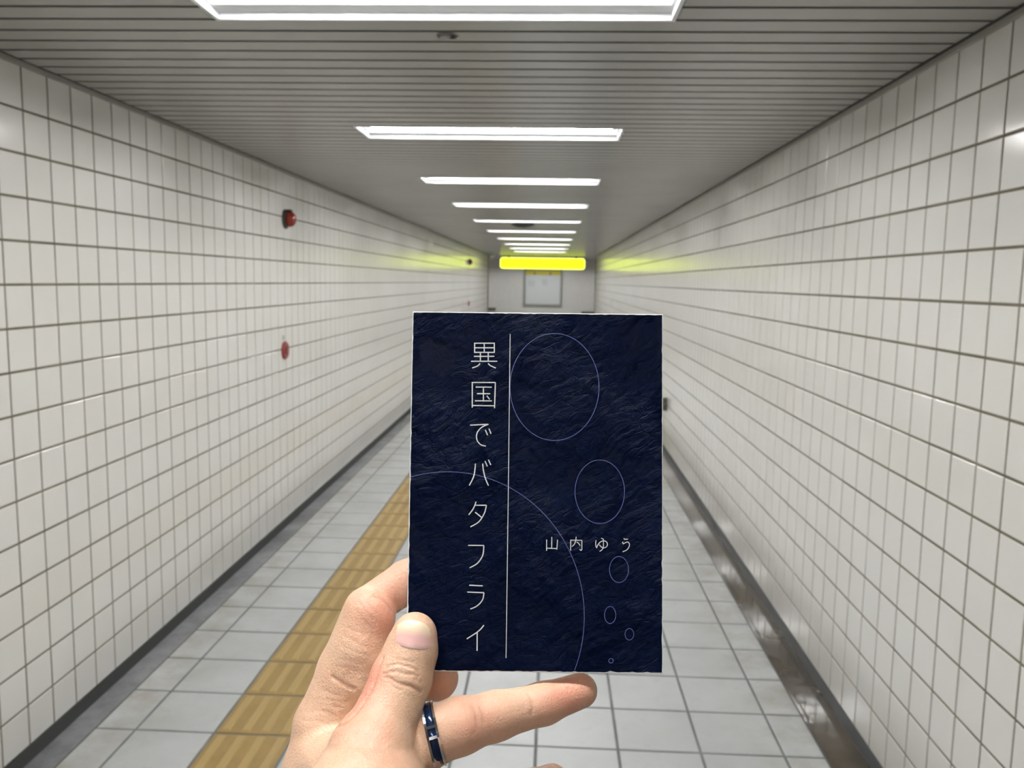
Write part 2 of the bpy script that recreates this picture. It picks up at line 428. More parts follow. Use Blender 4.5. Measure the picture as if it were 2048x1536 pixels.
o = empty('outlet_box', (XR, 8.78, EYE-1.245))
mb = MB(); mb.frustum([(0,-.04,-.068),(0,.04,-.068),(0,.04,.068),(0,-.04,.068)], [(-.045,-.036,-.062),(-.045,.036,-.062),(-.045,.036,.062),(-.045,-.036,.062)]); mb.obj('body', M_OLIVE, o)
MB().box(-.049, -.044, -.03, .03, -.05, .05).obj('cover', M_LGREY, o)
tag(o, 'olive grey outlet box low on the right wall beside the book', 'outlet')

o = empty('ceiling_sensor', (-.331, S0+1.5*SP-.01, H))
MB().lathe([(.034, .002), (.034, -.0015), (.029, -.003), (.027, -.0005), (.026, .0)], 28).obj('rim', plain('sensor_rim', (.13, .125, .115, 1), .5), o, smooth=False)
MB().lathe([(.021, -.0005), (.019, -.004), (.012, -.005)], 20, origin=(-.004, .004, 0)).obj('sensor_head', plain('sensor_head', (.24, .235, .22, 1), .5), o, smooth=False)
MB().lathe([(.008, -.001), (.008, -.006), (.004, -.008)], 12, origin=(.014, .004, 0)).obj('sensor_eye', M_DARK, o)
tag(o, 'small round grey sensor set in the ceiling between the first two lights', 'ceiling sensor')
o = empty('ceiling_speaker', (-.40, S0+76.5*SP, H))
MB().lathe([(.145, .001), (.145, -.02), (.13, -.034), (.12, -.03)], 32).obj('body', plain('speaker_body', (.10, .098, .088, 1), .5), o, smooth=False)
MB().lathe([(.115, -.03), (.10, -.04), (.05, -.048)], 32).obj('grille', M_DARK, o, smooth=True)
tag(o, 'dark round ceiling speaker between the far lights', 'speaker')
o = empty('dome_camera', (-1.742, 24.1, H))
MB().lathe([(.075, 0), (.075, -.03), (.068, -.036)], 24).obj('mount', M_WHITE, o, smooth=False)
MB().lathe([(.066, -.034), (.064, -.06), (.05, -.088), (.028, -.104), (.01, -.109)], 24).obj('dome', M_DOME, o, smooth=True)
tag(o, 'small white dome camera under the ceiling at the far left corner', 'camera')

# yellow hanging sign at the end of the passage
SX0, SX1, SZ0, SZ1, SY = -1.50, .888, 2.045, 2.353, 24.15
o = empty('hanging_sign', ((SX0+SX1)/2, SY, SZ0))
hw, hh, r_ = (SX1-SX0)/2, SZ1-SZ0, .075
def rrect(hw, h, r, n=6, inset=0):
    pts = []
    for cx, cz, a0 in ((hw-r, r, -90), (hw-r, h-r, 0), (-hw+r, h-r, 90), (-hw+r, r, 180)):
        for k in range(n+1):
            a = math.radians(a0+90*k/n); pts.append((cx+(r-inset)*math.cos(a), cz+(r-inset)*math.sin(a)))
    return pts
ring = rrect(hw, hh, r_); n_ = len(ring)
mb = MB(); mb.add([(x, 0, z) for x, z in ring]+[(x, .16, z) for x, z in ring], [(i, (i+1) % n_, n_+(i+1) % n_, n_+i) for i in range(n_)]+[tuple(range(n_, 2*n_))])
mb.obj('casing', M_SEDGE, o)
mb = MB(); f_ = rrect(hw, hh, r_, inset=.016)
mb.add([(x, -.004, z) for x, z in f_]+[(x, .01, z) for x, z in f_], [tuple(range(n_))[::-1], tuple(range(n_, 2*n_))]+[(i, n_+i, n_+(i+1) % n_, (i+1) % n_) for i in range(n_)])
mb.obj('face', M_YEL, o)
for x in (-hw*.48, hw*.34): MB().box(x-.006, x+.006, -.007, 0, .04, hh-.04).obj('divider', M_INK, o)
def arrow(cx, s):
    mb = MB(); z = hh/2
    mb.box(cx-.05, cx+.05, -.008, -.003, z-.010, z+.010)
    for q in (-1, 1): mb.frustum([(cx+s*.05, -.008, z-.012), (cx+s*.05, -.003, z-.012), (cx+s*.05, -.003, z+.012), (cx+s*.05, -.008, z+.012)],
                                 [(cx+s*.005, -.008, z+q*.05-.012), (cx+s*.005, -.003, z+q*.05-.012), (cx+s*.005, -.003, z+q*.05+.012), (cx+s*.005, -.008, z+q*.05+.012)])
    mb.obj('arrow', M_INK, o)
arrow(-hw+.11, -1); arrow(hw-.11, 1)
for x in (-hw*.8, hw*.8): MB().box(x-.02, x+.02, .06, .1, hh-.01, H-SZ0).obj('hanger', M_DARK, o)
tag(o, 'long lit yellow sign with rounded ends hanging at the end of the passage', 'sign')

# framed board on the end wall
k = YE/24.0
o = empty('notice_board', (-.28*k, YE, EYE-.688*k))
bw, bh = .54*k, 1.05*k
mb = MB()
for b in ((-bw, -bw+.06, 0, bh), (bw-.06, bw, 0, bh), (-bw+.06, bw-.06, 0, .06), (-bw+.06, bw-.06, bh-.06, bh)): mb.box(b[0], b[1], -.06, 0, b[2], b[3])
mb.obj('frame', M_ALU, o)
MB().box(-bw+.06, bw-.06, -.03, 0, .06, bh-.21).obj('panel', M_BOARD, o)
MB().box(-bw+.06, bw-.06, -.034, 0, bh-.21, bh-.06).obj('header', M_HEAD, o)
for x in (-.28, .24): MB().box(x-.035, x+.035, -.037, -.03, bh-.2, bh-.11).obj('header_mark', plain('header_mark', (.25, .24, .08, 1), .5), o)
for x, z, ww in ((-.38, bh-.42, .13), (.06, bh-.38, .10)):
    for q in range(4): MB().box(x-ww*(1-.15*(q % 2)), x+ww*(1-.2*((q+1) % 2)), -.032, -.029, z-q*.05, z-q*.05+.022).obj('print_line', M_SMUDGE, o)
tag(o, 'grey framed white notice board with yellow header on the far wall', 'notice board')
# dark rails against the end wall
for xa, xb, lab in ((-2.45, -1.88, 'left'), (.96, 2.2, 'right')):
    z = EYE-.93 if xa < 0 else EYE-1.0
    o = empty('handrail', ((xa+xb)/2, YE-.1, z)); L = (xb-xa)/2
    MB().lathe([(.045, -L), (.045, L)], 12, 'x').obj('rail', M_OLIVE, o, smooth=True)
    for x in (-L*.7, L*.7):
        MB().lathe([(.018, -.03), (.018, .1)], 8, 'y', (x, 0, -.02)).obj('bracket', M_OLIVE, o)
    tag(o, 'dark handrail on the far end wall, %s of the notice board' % lab, 'handrail', 'handrails on the far wall')

# ------------------------------------------------------------------ the book held up in front
rv = Vector((-.0630, .0020, -.0110))
BOOK_CAM = Matrix.Translation((.0100, -.0440, -.3500)) @ Matrix.Rotation(rv.length, 4, rv.normalized())
BOOK = CAM @ BOOK_CAM
BI = BOOK_CAM.inverted()
def pt(px, py, d):        # photo measurement + depth (mm) -> camera frame (mm)
    return ((px-1024)/FPX*d, -(py-768)/FPX*d, -d)
def uv(px, py):           # photo measurement -> place on the cover (metres)
    o_ = BI @ Vector((0, 0, 0)); d_ = (BI @ Vector(pt(px, py, 1)))-o_
    q = o_ - d_*(o_.z/d_.z); return q.x, q.y
t = NT('cover_navy'); tc = t.n('ShaderNodeTexCoord')
mr = t.n('ShaderNodeMapping'); mr.inputs['Rotation'].default_value = (0, 0, math.radians(-36)); t.l(tc.outputs['Object'], mr.inputs['Vector'])
mp = t.n('ShaderNodeMapping'); mp.inputs['Scale'].default_value = (50, 125, 60); t.l(mr.outputs[0], mp.inputs['Vector'])
n0 = noise(t, 38, 3, .6, tc.outputs['Object'])
wv = t.n('ShaderNodeVectorMath', operation='MULTIPLY_ADD'); t.l(n0.outputs['Color'], wv.inputs[0]); wv.inputs[1].default_value = (1.0, 1.6, 1.0); t.l(mp.outputs[0], wv.inputs[2])
v1 = t.n('ShaderNodeTexVoronoi', feature='DISTANCE_TO_EDGE'); v1.inputs['Scale'].default_value = 1.6; t.l(wv.outputs[0], v1.inputs['Vector'])
n1 = noise(t, 1.9, 7, .66, wv.outputs[0], .6); n2 = noise(t, 26, 4, .55, tc.outputs['Object'])
rg = t.ramp(v1.outputs['Distance'], [(0, (0, 0, 0, 1)), (.04, (.09, .09, .09, 1)), (.22, (.14, .14, .14, 1))])
hh_ = t.n('ShaderNodeMath', operation='MULTIPLY_ADD'); t.l(n1.outputs[0], hh_.inputs[0]); hh_.inputs[1].default_value = 1.0; t.l(rg, hh_.inputs[2])
t.l(t.ramp(n2.outputs[0], [(.3, (.0005, .0023, .0115, 1)), (.7, (.0009, .0038, .0195, 1))]), t.b.inputs['Base Color'])
t.set(rough=.34); t.b.inputs['Specular IOR Level'].default_value = .045
amp = t.ramp(n2.outputs[0], [(.38, (.12, .12, .12, 1)), (.62, (1, 1, 1, 1))])
hx_ = t.n('ShaderNodeMath', operation='MULTIPLY'); t.l(hh_.outputs[0], hx_.inputs[0]); t.l(amp, hx_.inputs[1])
t.bump(hx_.outputs[0], .9, .0024)
M_COVER = t.m
M_PAPER = plain('paper_edge', (.74, .74, .72, 1), .7)
M_PRINT = plain('print_white', (.72, .72, .70, 1), .5)
M_PRINT2 = plain('print_blue', (.10, .12, .33, 1), .5)
book = empty('book'); book.matrix_world = BOOK
BW, BH, BT = .0525, .074, .0105
rngb = random.Random(4)
def cover(zf, zb, front):
    # thin card with a worn, slightly ragged pale edge
    per = []
    N = 70
    for k_ in range(N): per.append((-BW+2*BW*k_/N, -BH))
    for k_ in range(N): per.append((BW, -BH+2*BH*k_/N))
    for k_ in range(N): per.append((BW-2*BW*k_/N, BH))
    for k_ in range(N): per.append((-BW, BH-2*BH*k_/N))
    mb = MB(); n = len(per); inn = []
    for x, y in per:
        e_ = .00030+max(0, rngb.gauss(0, .00010))
        if y <= -BH+1e-6: e_ += max(0, rngb.gauss(0, .00018))
        inn.append((x*(1-e_/BW), y*(1-e_/BH)))
    s_ = 1 if front else -1
    vs_ = [(x, y, zf) for x, y in inn]+[(x, y, zf-s_*.00012) for x, y in per]+[(x, y, zb) for x, y in per]
    mb.cur = 0; f0 = tuple(range(n))
    q1 = [(n+i, n+(i+1) % n, (i+1) % n, i) for i in range(n)]; q2 = [(2*n+i, 2*n+(i+1) % n, n+(i+1) % n, n+i) for i in range(n)]
    if not front: f0 = f0[::-1]; q1 = [f[::-1] for f in q1]; q2 = [f[::-1] for f in q2]
    mb.add(vs_, [f0]); m0 = len(mb.f)
    for f in q1+q2+[tuple(range(2*n, 3*n))[::-1 if front else 1]]: mb.f.append(f); mb.mi.append(1)
    return mb.obj('front_cover' if front else 'back_cover', [M_COVER, M_PAPER], book)
fc = cover(0, -.0004, True); bc = cover(-BT, -BT+.0004, False)
MB().box(-BW+.0008, BW-.0008, -BH+.0008, BH-.0008, -BT+.0004, -.0004).obj('page_block', M_PAPER, book)
MB().box(BW-.0012, BW-.0001, -BH+.0002, BH-.0002, -BT+.0003, -.0003).obj('spine', M_COVER, book)
tag(book, 'small navy blue paperback with white Japanese title held upright in a hand', 'book')

def strokes(name, polys, wd, mat, zoff=.00006):
    mb = MB()
    for poly in polys:
        P_ = [Vector((*q, 0)) for q in poly]
        closed = (P_[0]-P_[-1]).length < 1e-7
        if closed: P_ = P_[:-1]
        n = len(P_); L_ = []; R_ = []
        for i in range(n):
            a_ = P_[i-1] if (i > 0 or closed) else None; b_ = P_[(i+1) % n] if (i < n-1 or closed) else None
            d1 = (P_[i]-a_).normalized() if a_ is not None else None; d2 = (b_-P_[i]).normalized() if b_ is not None else None
            d_ = (d1 or d2) if not (d1 and d2) else (d1+d2)
            d_ = d_.normalized() if d_.length > 1e-6 else (d1 or d2)
            m_ = 1 if not (d1 and d2) else min(1.5, 1/max(.3, d_.dot(d1)))
            nn_ = Vector((-d_.y, d_.x, 0))*wd/2*m_
            L_.append(P_[i]+nn_); R_.append(P_[i]-nn_)
        fs = [(i, n+i, n+(i+1) % n, (i+1) % n) for i in range(n if closed else n-1)]
        mb.add([(v.x, v.y, zoff) for v in L_]+[(v.x, v.y, zoff) for v in R_], fs)
    return mb.obj(name, mat, fc)
def sc(o_, s_, polys, smooth=True):
    out = []
    for poly in polys:
        q = [(o_[0]+x*s_, o_[1]+y*s_) for x, y in poly]
        if len(q) > 3 and smooth and q[0] != q[-1]:      # Catmull-Rom through the points
            e = [(2*q[0][0]-q[1][0], 2*q[0][1]-q[1][1])]+q+[(2*q[-1][0]-q[-2][0], 2*q[-1][1]-q[-2][1])]
            r = []
            for i in range(1, len(e)-2):
                for k_ in range(5):
                    u_ = k_/5
                    r.append(tuple(.5*(2*e[i][c]+(e[i+1][c]-e[i-1][c])*u_+(2*e[i-1][c]-5*e[i][c]+4*e[i+1][c]-e[i+2][c])*u_**2+(3*e[i][c]-e[i-1][c]-3*e[i+1][c]+e[i+2][c])*u_**3) for c in (0, 1)))
            q = r+[q[-1]]
        out.append([uv(*p_) for p_ in q])
    return out
A, B, SA = (900, 640), (900, 980), .23447
TITLE = [
 (A, [[(210,198),(378,198),(378,276),(210,276),(210,198)],[(210,237),(378,237)],[(292,198),(292,276)],[(259,276),(259,352)],[(326,276),(326,352)],[(204,310),(378,310)],[(180,352),(403,352)],[(256,370),(245,384),(228,396),(190,409)],[(325,370),(336,382),(350,392),(391,410)]]),
 (A, [[(190,748),(190,533),(387,533)],[(387,533),(380,752)],[(190,729),(380,732)],[(219,572),(356,573)],[(230,628),(343,629)],[(213,689),(358,690)],[(285,573),(285,689)],[(314,646),(338,677)]]),
 (A, [[(172,897),(328,889)],[(328,889),(275,912),(238,950),(226,990),(232,1028),(255,1058),(280,1071),(306,1075)],[(301,937),(321,983)],[(332,926),(350,970)]]),
 (A, [[(217,1225),(212,1280),(200,1340),(165,1412)],[(279,1225),(284,1275),(300,1345),(328,1414)],[(299,1203),(319,1249)],[(328,1192),(348,1237)]]),
 (B, [[(222,100),(212,130),(195,165),(160,212)],[(218,130),(311,130)],[(311,130),(298,185),(272,238),(235,280),(174,315)],[(215,190),(272,235)]]),
 (B, [[(155,472),(289,473)],[(289,473),(282,545),(262,590),(225,632),(168,663)]]),
 (B, [[(164,812),(279,817)],[(148,870),(290,876)],[(290,876),(280,930),(250,972),(215,998),(173,1015)]]),
 (B, [[(289,1152),(264,1184),(232,1212),(190,1240),(143,1270)],[(232,1212),(231,1372)]])]
for o_, polys in TITLE: strokes('title_character', sc(o_, SA, polys), .00045, M_PRINT)
AU = (1060, 1050)
for polys in [
 [[(283,250),(283,438)],[(372,205),(370,392)],[(470,250),(458,420)],[(290,395),(460,402)]],
 [[(695,250),(693,436)],[(695,258),(890,262)],[(885,258),(885,422)],[(885,422),(868,434),(845,412)],[(788,200),(780,265),(755,330),(715,368)],[(795,290),(815,300),(835,320),(855,355)]],
 [[(1128,258),(1120,310),(1126,360),(1138,395)],[(1138,395),(1155,345),(1200,290),(1260,270),(1305,290),(1322,330),(1300,375),(1250,390),(1205,365),(1185,335)],[(1215,225),(1252,240)],[(1252,240),(1253,310),(1250,380),(1225,425),(1188,450)]],
 [[(1600,225),(1615,245),(1670,240)],[(1580,285),(1588,325)],[(1588,325),(1630,300),(1670,290),(1695,320),(1690,370),(1650,425),(1580,458)]]]:
    strokes('author_character', sc(AU, .11719, polys), .00034, M_PRINT)
strokes('title_rule', [[uv(1020.3, 668), uv(1016.4, 1000), uv(1012.1, 1316)]], .00030, M_PRINT)
def ell(x0, x1, y0, y1, a0=0, a1=360, n=96, wd=.00024):
    cx, cy_, rx, ry = (x0+x1)/2, (y0+y1)/2, (x1-x0)/2, (y1-y0)/2
    pts = [uv(cx+rx*math.cos(math.radians(a0+(a1-a0)*k_/n)), cy_+ry*math.sin(math.radians(a0+(a1-a0)*k_/n))) for k_ in range(n+1)]
    strokes('printed_circle', [pts], wd, M_PRINT2, .00004)
ell(1020, 1198, 667, 881); ell(1150, 1249, 920, 1047); ell(1219, 1257, 1113, 1165); ell(1209, 1231.5, 1213, 1247); ell(1250, 1267.5, 1257, 1280); ell(1217.5, 1226.5, 1317, 1326)
ell(622, 1168.5, 943.5, 1523, -106.4, 21.6, 120)

# ------------------------------------------------------------------ the hand: smooth union of tapered limbs, then surface nets
t = NT('skin'); tc = t.n('ShaderNodeTexCoord'); oc = tc.outputs['Object']
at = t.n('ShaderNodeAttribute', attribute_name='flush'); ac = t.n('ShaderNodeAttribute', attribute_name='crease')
n1 = noise(t, 55, 5, .6, oc); n2 = noise(t, 420, 4, .6, oc)
base = t.ramp(n1.outputs[0], [(.3, (.57, .365, .245, 1)), (.7, (.66, .445, .312, 1))])
base = t.mix(t.ramp(n2.outputs[0], [(.35, (.16, .16, .16, 1)), (.6, (0, 0, 0, 1))]), base, (.46, .24, .15, 1))
base = t.mix(at.outputs['Fac'], base, (.60, .235, .165, 1))
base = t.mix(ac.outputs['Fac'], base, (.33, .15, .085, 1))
t.l(base, t.b.inputs['Base Color']); t.set(rough=.48)
t.b.inputs['Subsurface Weight'].default_value = .22; t.b.inputs['Subsurface Radius'].default_value = (1, .35, .2); t.b.inputs['Subsurface Scale'].default_value = .0022
mp = t.n('ShaderNodeMapping'); mp.inputs['Scale'].default_value = (700, 700, 700); t.l(oc, mp.inputs['Vector'])
vo = t.n('ShaderNodeTexVoronoi', feature='DISTANCE_TO_EDGE'); vo.inputs['Scale'].default_value = 1.0; t.l(mp.outputs[0], vo.inputs['Vector'])
n4 = noise(t, 260, 5, .6, oc, .4)
hm = t.n('ShaderNodeMath', operation='MULTIPLY_ADD'); t.l(vo.outputs['Distance'], hm.inputs[0]); hm.inputs[1].default_value = .8; t.l(n4.outputs[0], hm.inputs[2])
t.bump(hm.outputs[0], .5, .0006)
M_SKIN = t.m
t = NT('nail'); an = t.n('ShaderNodeAttribute', attribute_name='along')
t.l(t.ramp(an.outputs['Fac'], [(0, (.78, .62, .54, 1)), (.12, (.66, .40, .36, 1)), (.45, (.66, .39, .36, 1)), (.66, (.70, .53, .38, 1)), (1, (.74, .60, .42, 1))]), t.b.inputs['Base Color'])
t.set(rough=.3); t.b.inputs['Subsurface Weight'].default_value = .1; t.b.inputs['Subsurface Scale'].default_value = .001
M_NAIL = t.m

hv = .55   # voxel, mm
lo_ = np.array([-108., -205., -400.]); hi_ = np.array([42., -62., -282.])
ns = np.ceil((hi_-lo_)/hv).astype(int)
ax_ = [lo_[k_]+hv*np.arange(ns[k_], dtype=np.float32) for k_ in range(3)]
def chain(vol, pts, k):
    pts = [(np.array(pt(*p_[:3])), p_[3]) for p_ in pts]
    for (a_, ra), (b_, rb) in zip(pts[:-1], pts[1:]):
        m_ = max(ra, rb)+9
        mn = np.minimum(a_, b_)-m_; mx = np.maximum(a_, b_)+m_
        i0 = np.clip(((mn-lo_)/hv).astype(int), 0, ns); i1 = np.clip(((mx-lo_)/hv).astype(int)+2, 0, ns)
        if (i1 <= i0).any(): continue
        sl = tuple(slice(p_, q_) for p_, q_ in zip(i0, i1))
        X, Y, Z = np.meshgrid(*(ax_[c][sl[c]] for c in range(3)), indexing='ij', sparse=True)
        ab_ = b_-a_; L2 = float(ab_@ab_)
        tt = ((X-a_[0])*ab_[0]+(Y-a_[1])*ab_[1]+(Z-a_[2])*ab_[2])/L2
        # slide the parameter so the radius change stays tangent
        tt = np.clip(tt, 0, 1)
        d_ = np.sqrt((X-a_[0]-tt*ab_[0])**2+(Y-a_[1]-tt*ab_[1])**2+(Z-a_[2]-tt*ab_[2])**2)-(ra+(rb-ra)*tt)
        smin(vol, sl, d_.astype(np.float32), k)
    return vol
def smin(vol, sl, d_, k):
    v = vol[sl]; h_ = np.clip(k-np.abs(v-d_), 0, None)/k
    vol[sl] = np.minimum(v, d_)-h_*h_*k*np.float32(.25)
new = lambda: np.full(ns, 18., np.float32)
full = (slice(None),)*3
vol = new()      # palm first, then one finger after another
for q in ([(641,1548,346,15.2),(615,1800,325,23)], [(700,1530,366,13),(640,1800,330,23)], [(775,1548,347,13.5),(690,1810,325,22)], [(812,1660,336,12),(730,1820,318,20)], [(728,1590,304,19),(690,1700,304,20),(650,1830,316,22)], [(640,1800,325,24),(600,2000,315,24)], [(690,1565,330,13),(700,1660,322,22)]):
    chain(vol, q, 9)
f1 = chain(new(), [(641,1548,346,15.2),(652,1451,351,13.0),(690,1339,354.5,11.0),(735,1222,357,10.2)], 3)
chain(f1, [(744,1236,355,9.6),(722,1300,353,10.6),(688,1400,352,11.5)], 4)
chain(f1, [(738,1325,349.5,6.5),(722,1366,348,7.2)], 3)
chain(f1, [(745,1208,361,8.7),(814,1163,368,9.3),(888,1122,369,8.0),(950,1128,368,6.8)], 1.2)
smin(vol, full, f1, 4)
smin(vol, full, chain(new(), [(700,1530,368,13),(752,1400,386,10.5),(800,1352,383,9.8),(872,1356,366,9.7)], 3), 3)
smin(vol, full, chain(new(), [(775,1548,345,13.2),(868,1470,331,10.6),(918,1452,335,10.7),(990,1432,341,9.3),(1087,1407,347,8.1),(1160,1381,352,7.2)], 3), 5)
smin(vol, full, chain(new(), [(812,1660,336,12),(960,1625,335,8.6),(1060,1580,342,7.4),(1104,1563,346,6.9)], 3), 4)
f1 = chain(new(), [(728,1590,304,19),(742,1502,315.5,14.6),(780,1416,326.5,11.7),(803,1356,332.5,11.7),(822,1302,336,10.2),(829,1270,337,8.9)], 3)
chain(f1, [(742,1512,316,14),(685,1525,333,11)], 6)                     # web towards the index finger
# the fold between thumb and index stays sharp above, melts into the hand below
kk = np.clip(.8+(-132-ax_[1])*1.2, .8, 16).astype(np.float32)[None, :, None]
smin(vol, full, f1, kk)
del f1

def nets(vol):
    ins = vol < 0
    s_ = ins.shape
    cnt_ = np.zeros((s_[0]-1, s_[1]-1, s_[2]-1), np.int8)
    for i in (0, 1):
        for j in (0, 1):
            for k_ in (0, 1): cnt_ += ins[i:s_[0]-1+i, j:s_[1]-1+j, k_:s_[2]-1+k_]
    act = (cnt_ > 0) & (cnt_ < 8)
    idx = np.argwhere(act); ids = np.full(act.shape, -1, np.int32); ids[act] = np.arange(len(idx))
    val = np.stack([vol[idx[:, 0]+i, idx[:, 1]+j, idx[:, 2]+k_] for i in (0, 1) for j in (0, 1) for k_ in (0, 1)], 1)
    cor = np.array([(i, j, k_) for i in (0, 1) for j in (0, 1) for k_ in (0, 1)], float)
    acc = np.zeros((len(idx), 3)); c_ = np.zeros(len(idx))
    for a_ in range(8):
        for b_ in range(a_+1, 8):
            if abs(cor[a_]-cor[b_]).sum() == 1:
                m_ = (val[:, a_] < 0) != (val[:, b_] < 0); u_ = val[:, a_]/(val[:, a_]-val[:, b_]+1e-12)
                acc[m_] += (cor[a_]+u_[:, None]*(cor[b_]-cor[a_]))[m_]; c_[m_] += 1
    v = (idx+acc/c_[:, None])*hv+lo_
    quads = []
    for ax in range(3):
        o1, o2 = [(1, 2), (2, 0), (0, 1)][ax]
        a_ = [slice(None)]*3; b_ = [slice(None)]*3; a_[ax] = slice(0, -1); b_[ax] = slice(1, None)
        e = np.argwhere(ins[tuple(a_)] != ins[tuple(b_)])
        e = e[(e[:, o1] > 0) & (e[:, o2] > 0) & (e[:, o1] < s_[o1]-1) & (e[:, o2] < s_[o2]-1)]
        flip = ins[e[:, 0], e[:, 1], e[:, 2]]
        d1 = np.zeros(3, int); d1[o1] = 1; d2 = np.zeros(3, int); d2[o2] = 1
        g = [ids[tuple((e-x).T)] for x in (d1+d2, d2, 0*d1, d1)]
        q = np.stack(g, 1); q[~flip] = q[~flip][:, ::-1]; quads.append(q)
    return v, np.concatenate(quads)
V, Q = nets(vol)
V = np.array(V); E2 = np.concatenate([Q[:, [0, 1]], Q[:, [1, 2]], Q[:, [2, 3]], Q[:, [3, 0]]])
deg = np.bincount(E2.ravel(), minlength=len(V)).astype(float)
def lap(f_):
    o_ = np.zeros_like(f_); np.add.at(o_, E2[:, 0], f_[E2[:, 1]]); np.add.at(o_, E2[:, 1], f_[E2[:, 0]])
    return o_/(deg[:, None] if f_.ndim > 1 else deg)
for k_ in range(3): V = V+.6*(lap(V)-V); V = V-.55*(lap(V)-V)
V = V+.5*(lap(V)-V)
def normals(V):
    n_ = np.cross(V[Q[:, 2]]-V[Q[:, 0]], V[Q[:, 3]]-V[Q[:, 1]]); o_ = np.zeros_like(V)
    for k_ in range(4): np.add.at(o_, Q[:, k_], n_)
    return o_/(np.linalg.norm(o_, axis=1)[:, None]+1e-12)
Nn = normals(V)
px = 1024+FPX*V[:, 0]/-V[:, 2]; py = 768-FPX*V[:, 1]/-V[:, 2]
facing = (Nn*V).sum(1) < 0
def onskin(x, y):
    d2 = (px-x)**2+(py-y)**2; m_ = np.where(facing & (d2 < 36))[0]
    if not len(m_): m_ = np.argsort(np.where(facing, d2, 1e9))[:3]
    return V[m_[np.argmax(V[m_, 2])]]
def polydist(pts):
    S = []
    for (x0, y0), (x1, y1) in zip(pts[:-1], pts[1:]):
        n_ = max(2, int(math.hypot(x1-x0, y1-y0)/4))
        for k_ in range(n_): S.append(onskin(x0+(x1-x0)*k_/n_, y0+(y1-y0)*k_/n_))
    S = np.array(S)
    for _ in range(4):
        if len(S) > 4: S[1:-1] = .25*S[:-2]+.5*S[1:-1]+.25*S[2:]
    best = np.full(len(V), 1e9)
    sel = np.where(((V > S.min(0)-6) & (V < S.max(0)+6)).all(1))[0]
    for s_ in S: best[sel] = np.minimum(best[sel], ((V[sel]-s_)**2).sum(1))
    return np.sqrt(best)
crease = np.zeros(len(V)); disp = np.zeros(len(V)); flush = np.zeros(len(V))
# (points on the photo, depth mm, half width mm)
CREASES = [
 ([(771,1349),(785,1356),(800,1362),(822,1368),(842,1378),(850,1384)], .55, .8),
 ([(772,1330),(790,1322),(806,1325),(824,1330),(842,1342)], .35, .7),
 ([(766,1343),(788,1336),(803,1338),(812,1345),(826,1343),(846,1352)], .4, .7),
 ([(776,1360),(794,1372),(812,1376)], .3, .6), ([(806,1334),(801,1346),(798,1357)], .25, .6), ([(835,1355),(848,1362)], .3, .6),
 ([(790,1314),(812,1316),(836,1324)], .2, .6),
 ([(660,1350),(675,1360),(690,1369),(712,1379),(735,1394)], .45, .9),
 ([(762,1312),(756,1325),(743,1366),(731,1391),(709,1423),(682,1447)], .6, .75), ([(653,1461),(679,1447),(695,1436)], .5, .9), ([(600,1438),(630,1436),(662,1444)], .16, .7), ([(612,1418),(645,1418),(680,1428)], .16, .7), ([(640,1376),(662,1384),(690,1392)], .16, .7), ([(630,1470),(653,1461)], .25, .8),  # thumb-index fold: groove plus dark tone painted in for contact shade
 ([(670,1408),(690,1414),(709,1421)], .3, .8), ([(650,1394),(680,1400),(705,1405)], .2, .7),
 ([(752,1186),(768,1192),(782,1206),(790,1224)], .5, .9),
 ([(725,1192),(742,1208),(760,1226)], .16, .6), ([(715,1200),(734,1220),(752,1240)], .16, .6), ([(706,1216),(726,1234),(745,1252)], .16, .6),
 ([(690,1250),(712,1258),(738,1268)], .15, .6), ([(684,1270),(708,1278),(740,1290)], .18, .6), ([(676,1290),(704,1296),(740,1310)], .15, .6),
 ([(668,1330),(694,1334),(722,1342)], .12, .6), ([(672,1316),(700,1318),(730,1326)], .12, .6),
 ([(1058,1384),(1066,1400),(1070,1416),(1064,1432)], .3, .9), ([(948,1410),(956,1428),(960,1448),(950,1470)], .25, 1.0), ([(964,1412),(972,1430),(974,1448)], .2, .9),
 ([(930,1404),(936,1420),(938,1440)], .12, .7)]
for pts, dep, wid in CREASES:
    d_ = polydist(pts); g = np.exp(-(d_/wid)**2); disp = np.maximum(disp, dep*g); crease = np.maximum(crease, min(.6, dep*.9)*np.exp(-(d_/(wid*.8))**2))
V = V-Nn*disp[:, None]
for x, y, r, a_ in [(815,1345,9,-.15),(745,1230,10,.22),(770,1195,12,.25),(725,1372,8,.4),(742,1345,8,.6),(700,1420,8,.4),(1160,1385,10,.5),(1110,1400,10,.35),(985,1440,11,.30),(930,1455,10,.25),
                    (880,1370,10,.35),(1104,1545,8,.5),(760,1500,12,.14),(790,1235,6,.3),(745,1480,14,.1),(650,1350,10,-.12),(800,1160,12,.25),(829,1240,7,.12)]:
    c_ = onskin(x, y); flush += a_*np.exp(-((V-c_)**2).sum(1)/(2*(r*.8)**2))
for k_ in range(2): flush = .5*flush+.5*lap(flush)
flush = np.clip(flush, 0, 1)
def to_world(v):   # camera-frame mm -> world metres
    m_ = np.array(CAM); return (np.asarray(v)*.001) @ m_[:3, :3].T + m_[:3, 3]
HB = Vector(to_world([pt(640, 1800, 325)])[0])
W_ = to_world(V)-np.array(HB)
me = bpy.data.meshes.new('hand'); me.vertices.add(len(W_)); me.vertices.foreach_set('co', W_.astype(np.float32).ravel())
me.loops.add(len(Q)*4); me.loops.foreach_set('vertex_index', Q.astype(np.int32).ravel())
me.polygons.add(len(Q)); me.polygons.foreach_set('loop_start', np.arange(0, len(Q)*4, 4, dtype=np.int32)); me.polygons.foreach_set('loop_total', np.full(len(Q), 4, np.int32))
me.update(calc_edges=True); me.validate()
me.polygons.foreach_set('use_smooth', [True]*len(me.polygons)); me.materials.append(M_SKIN)
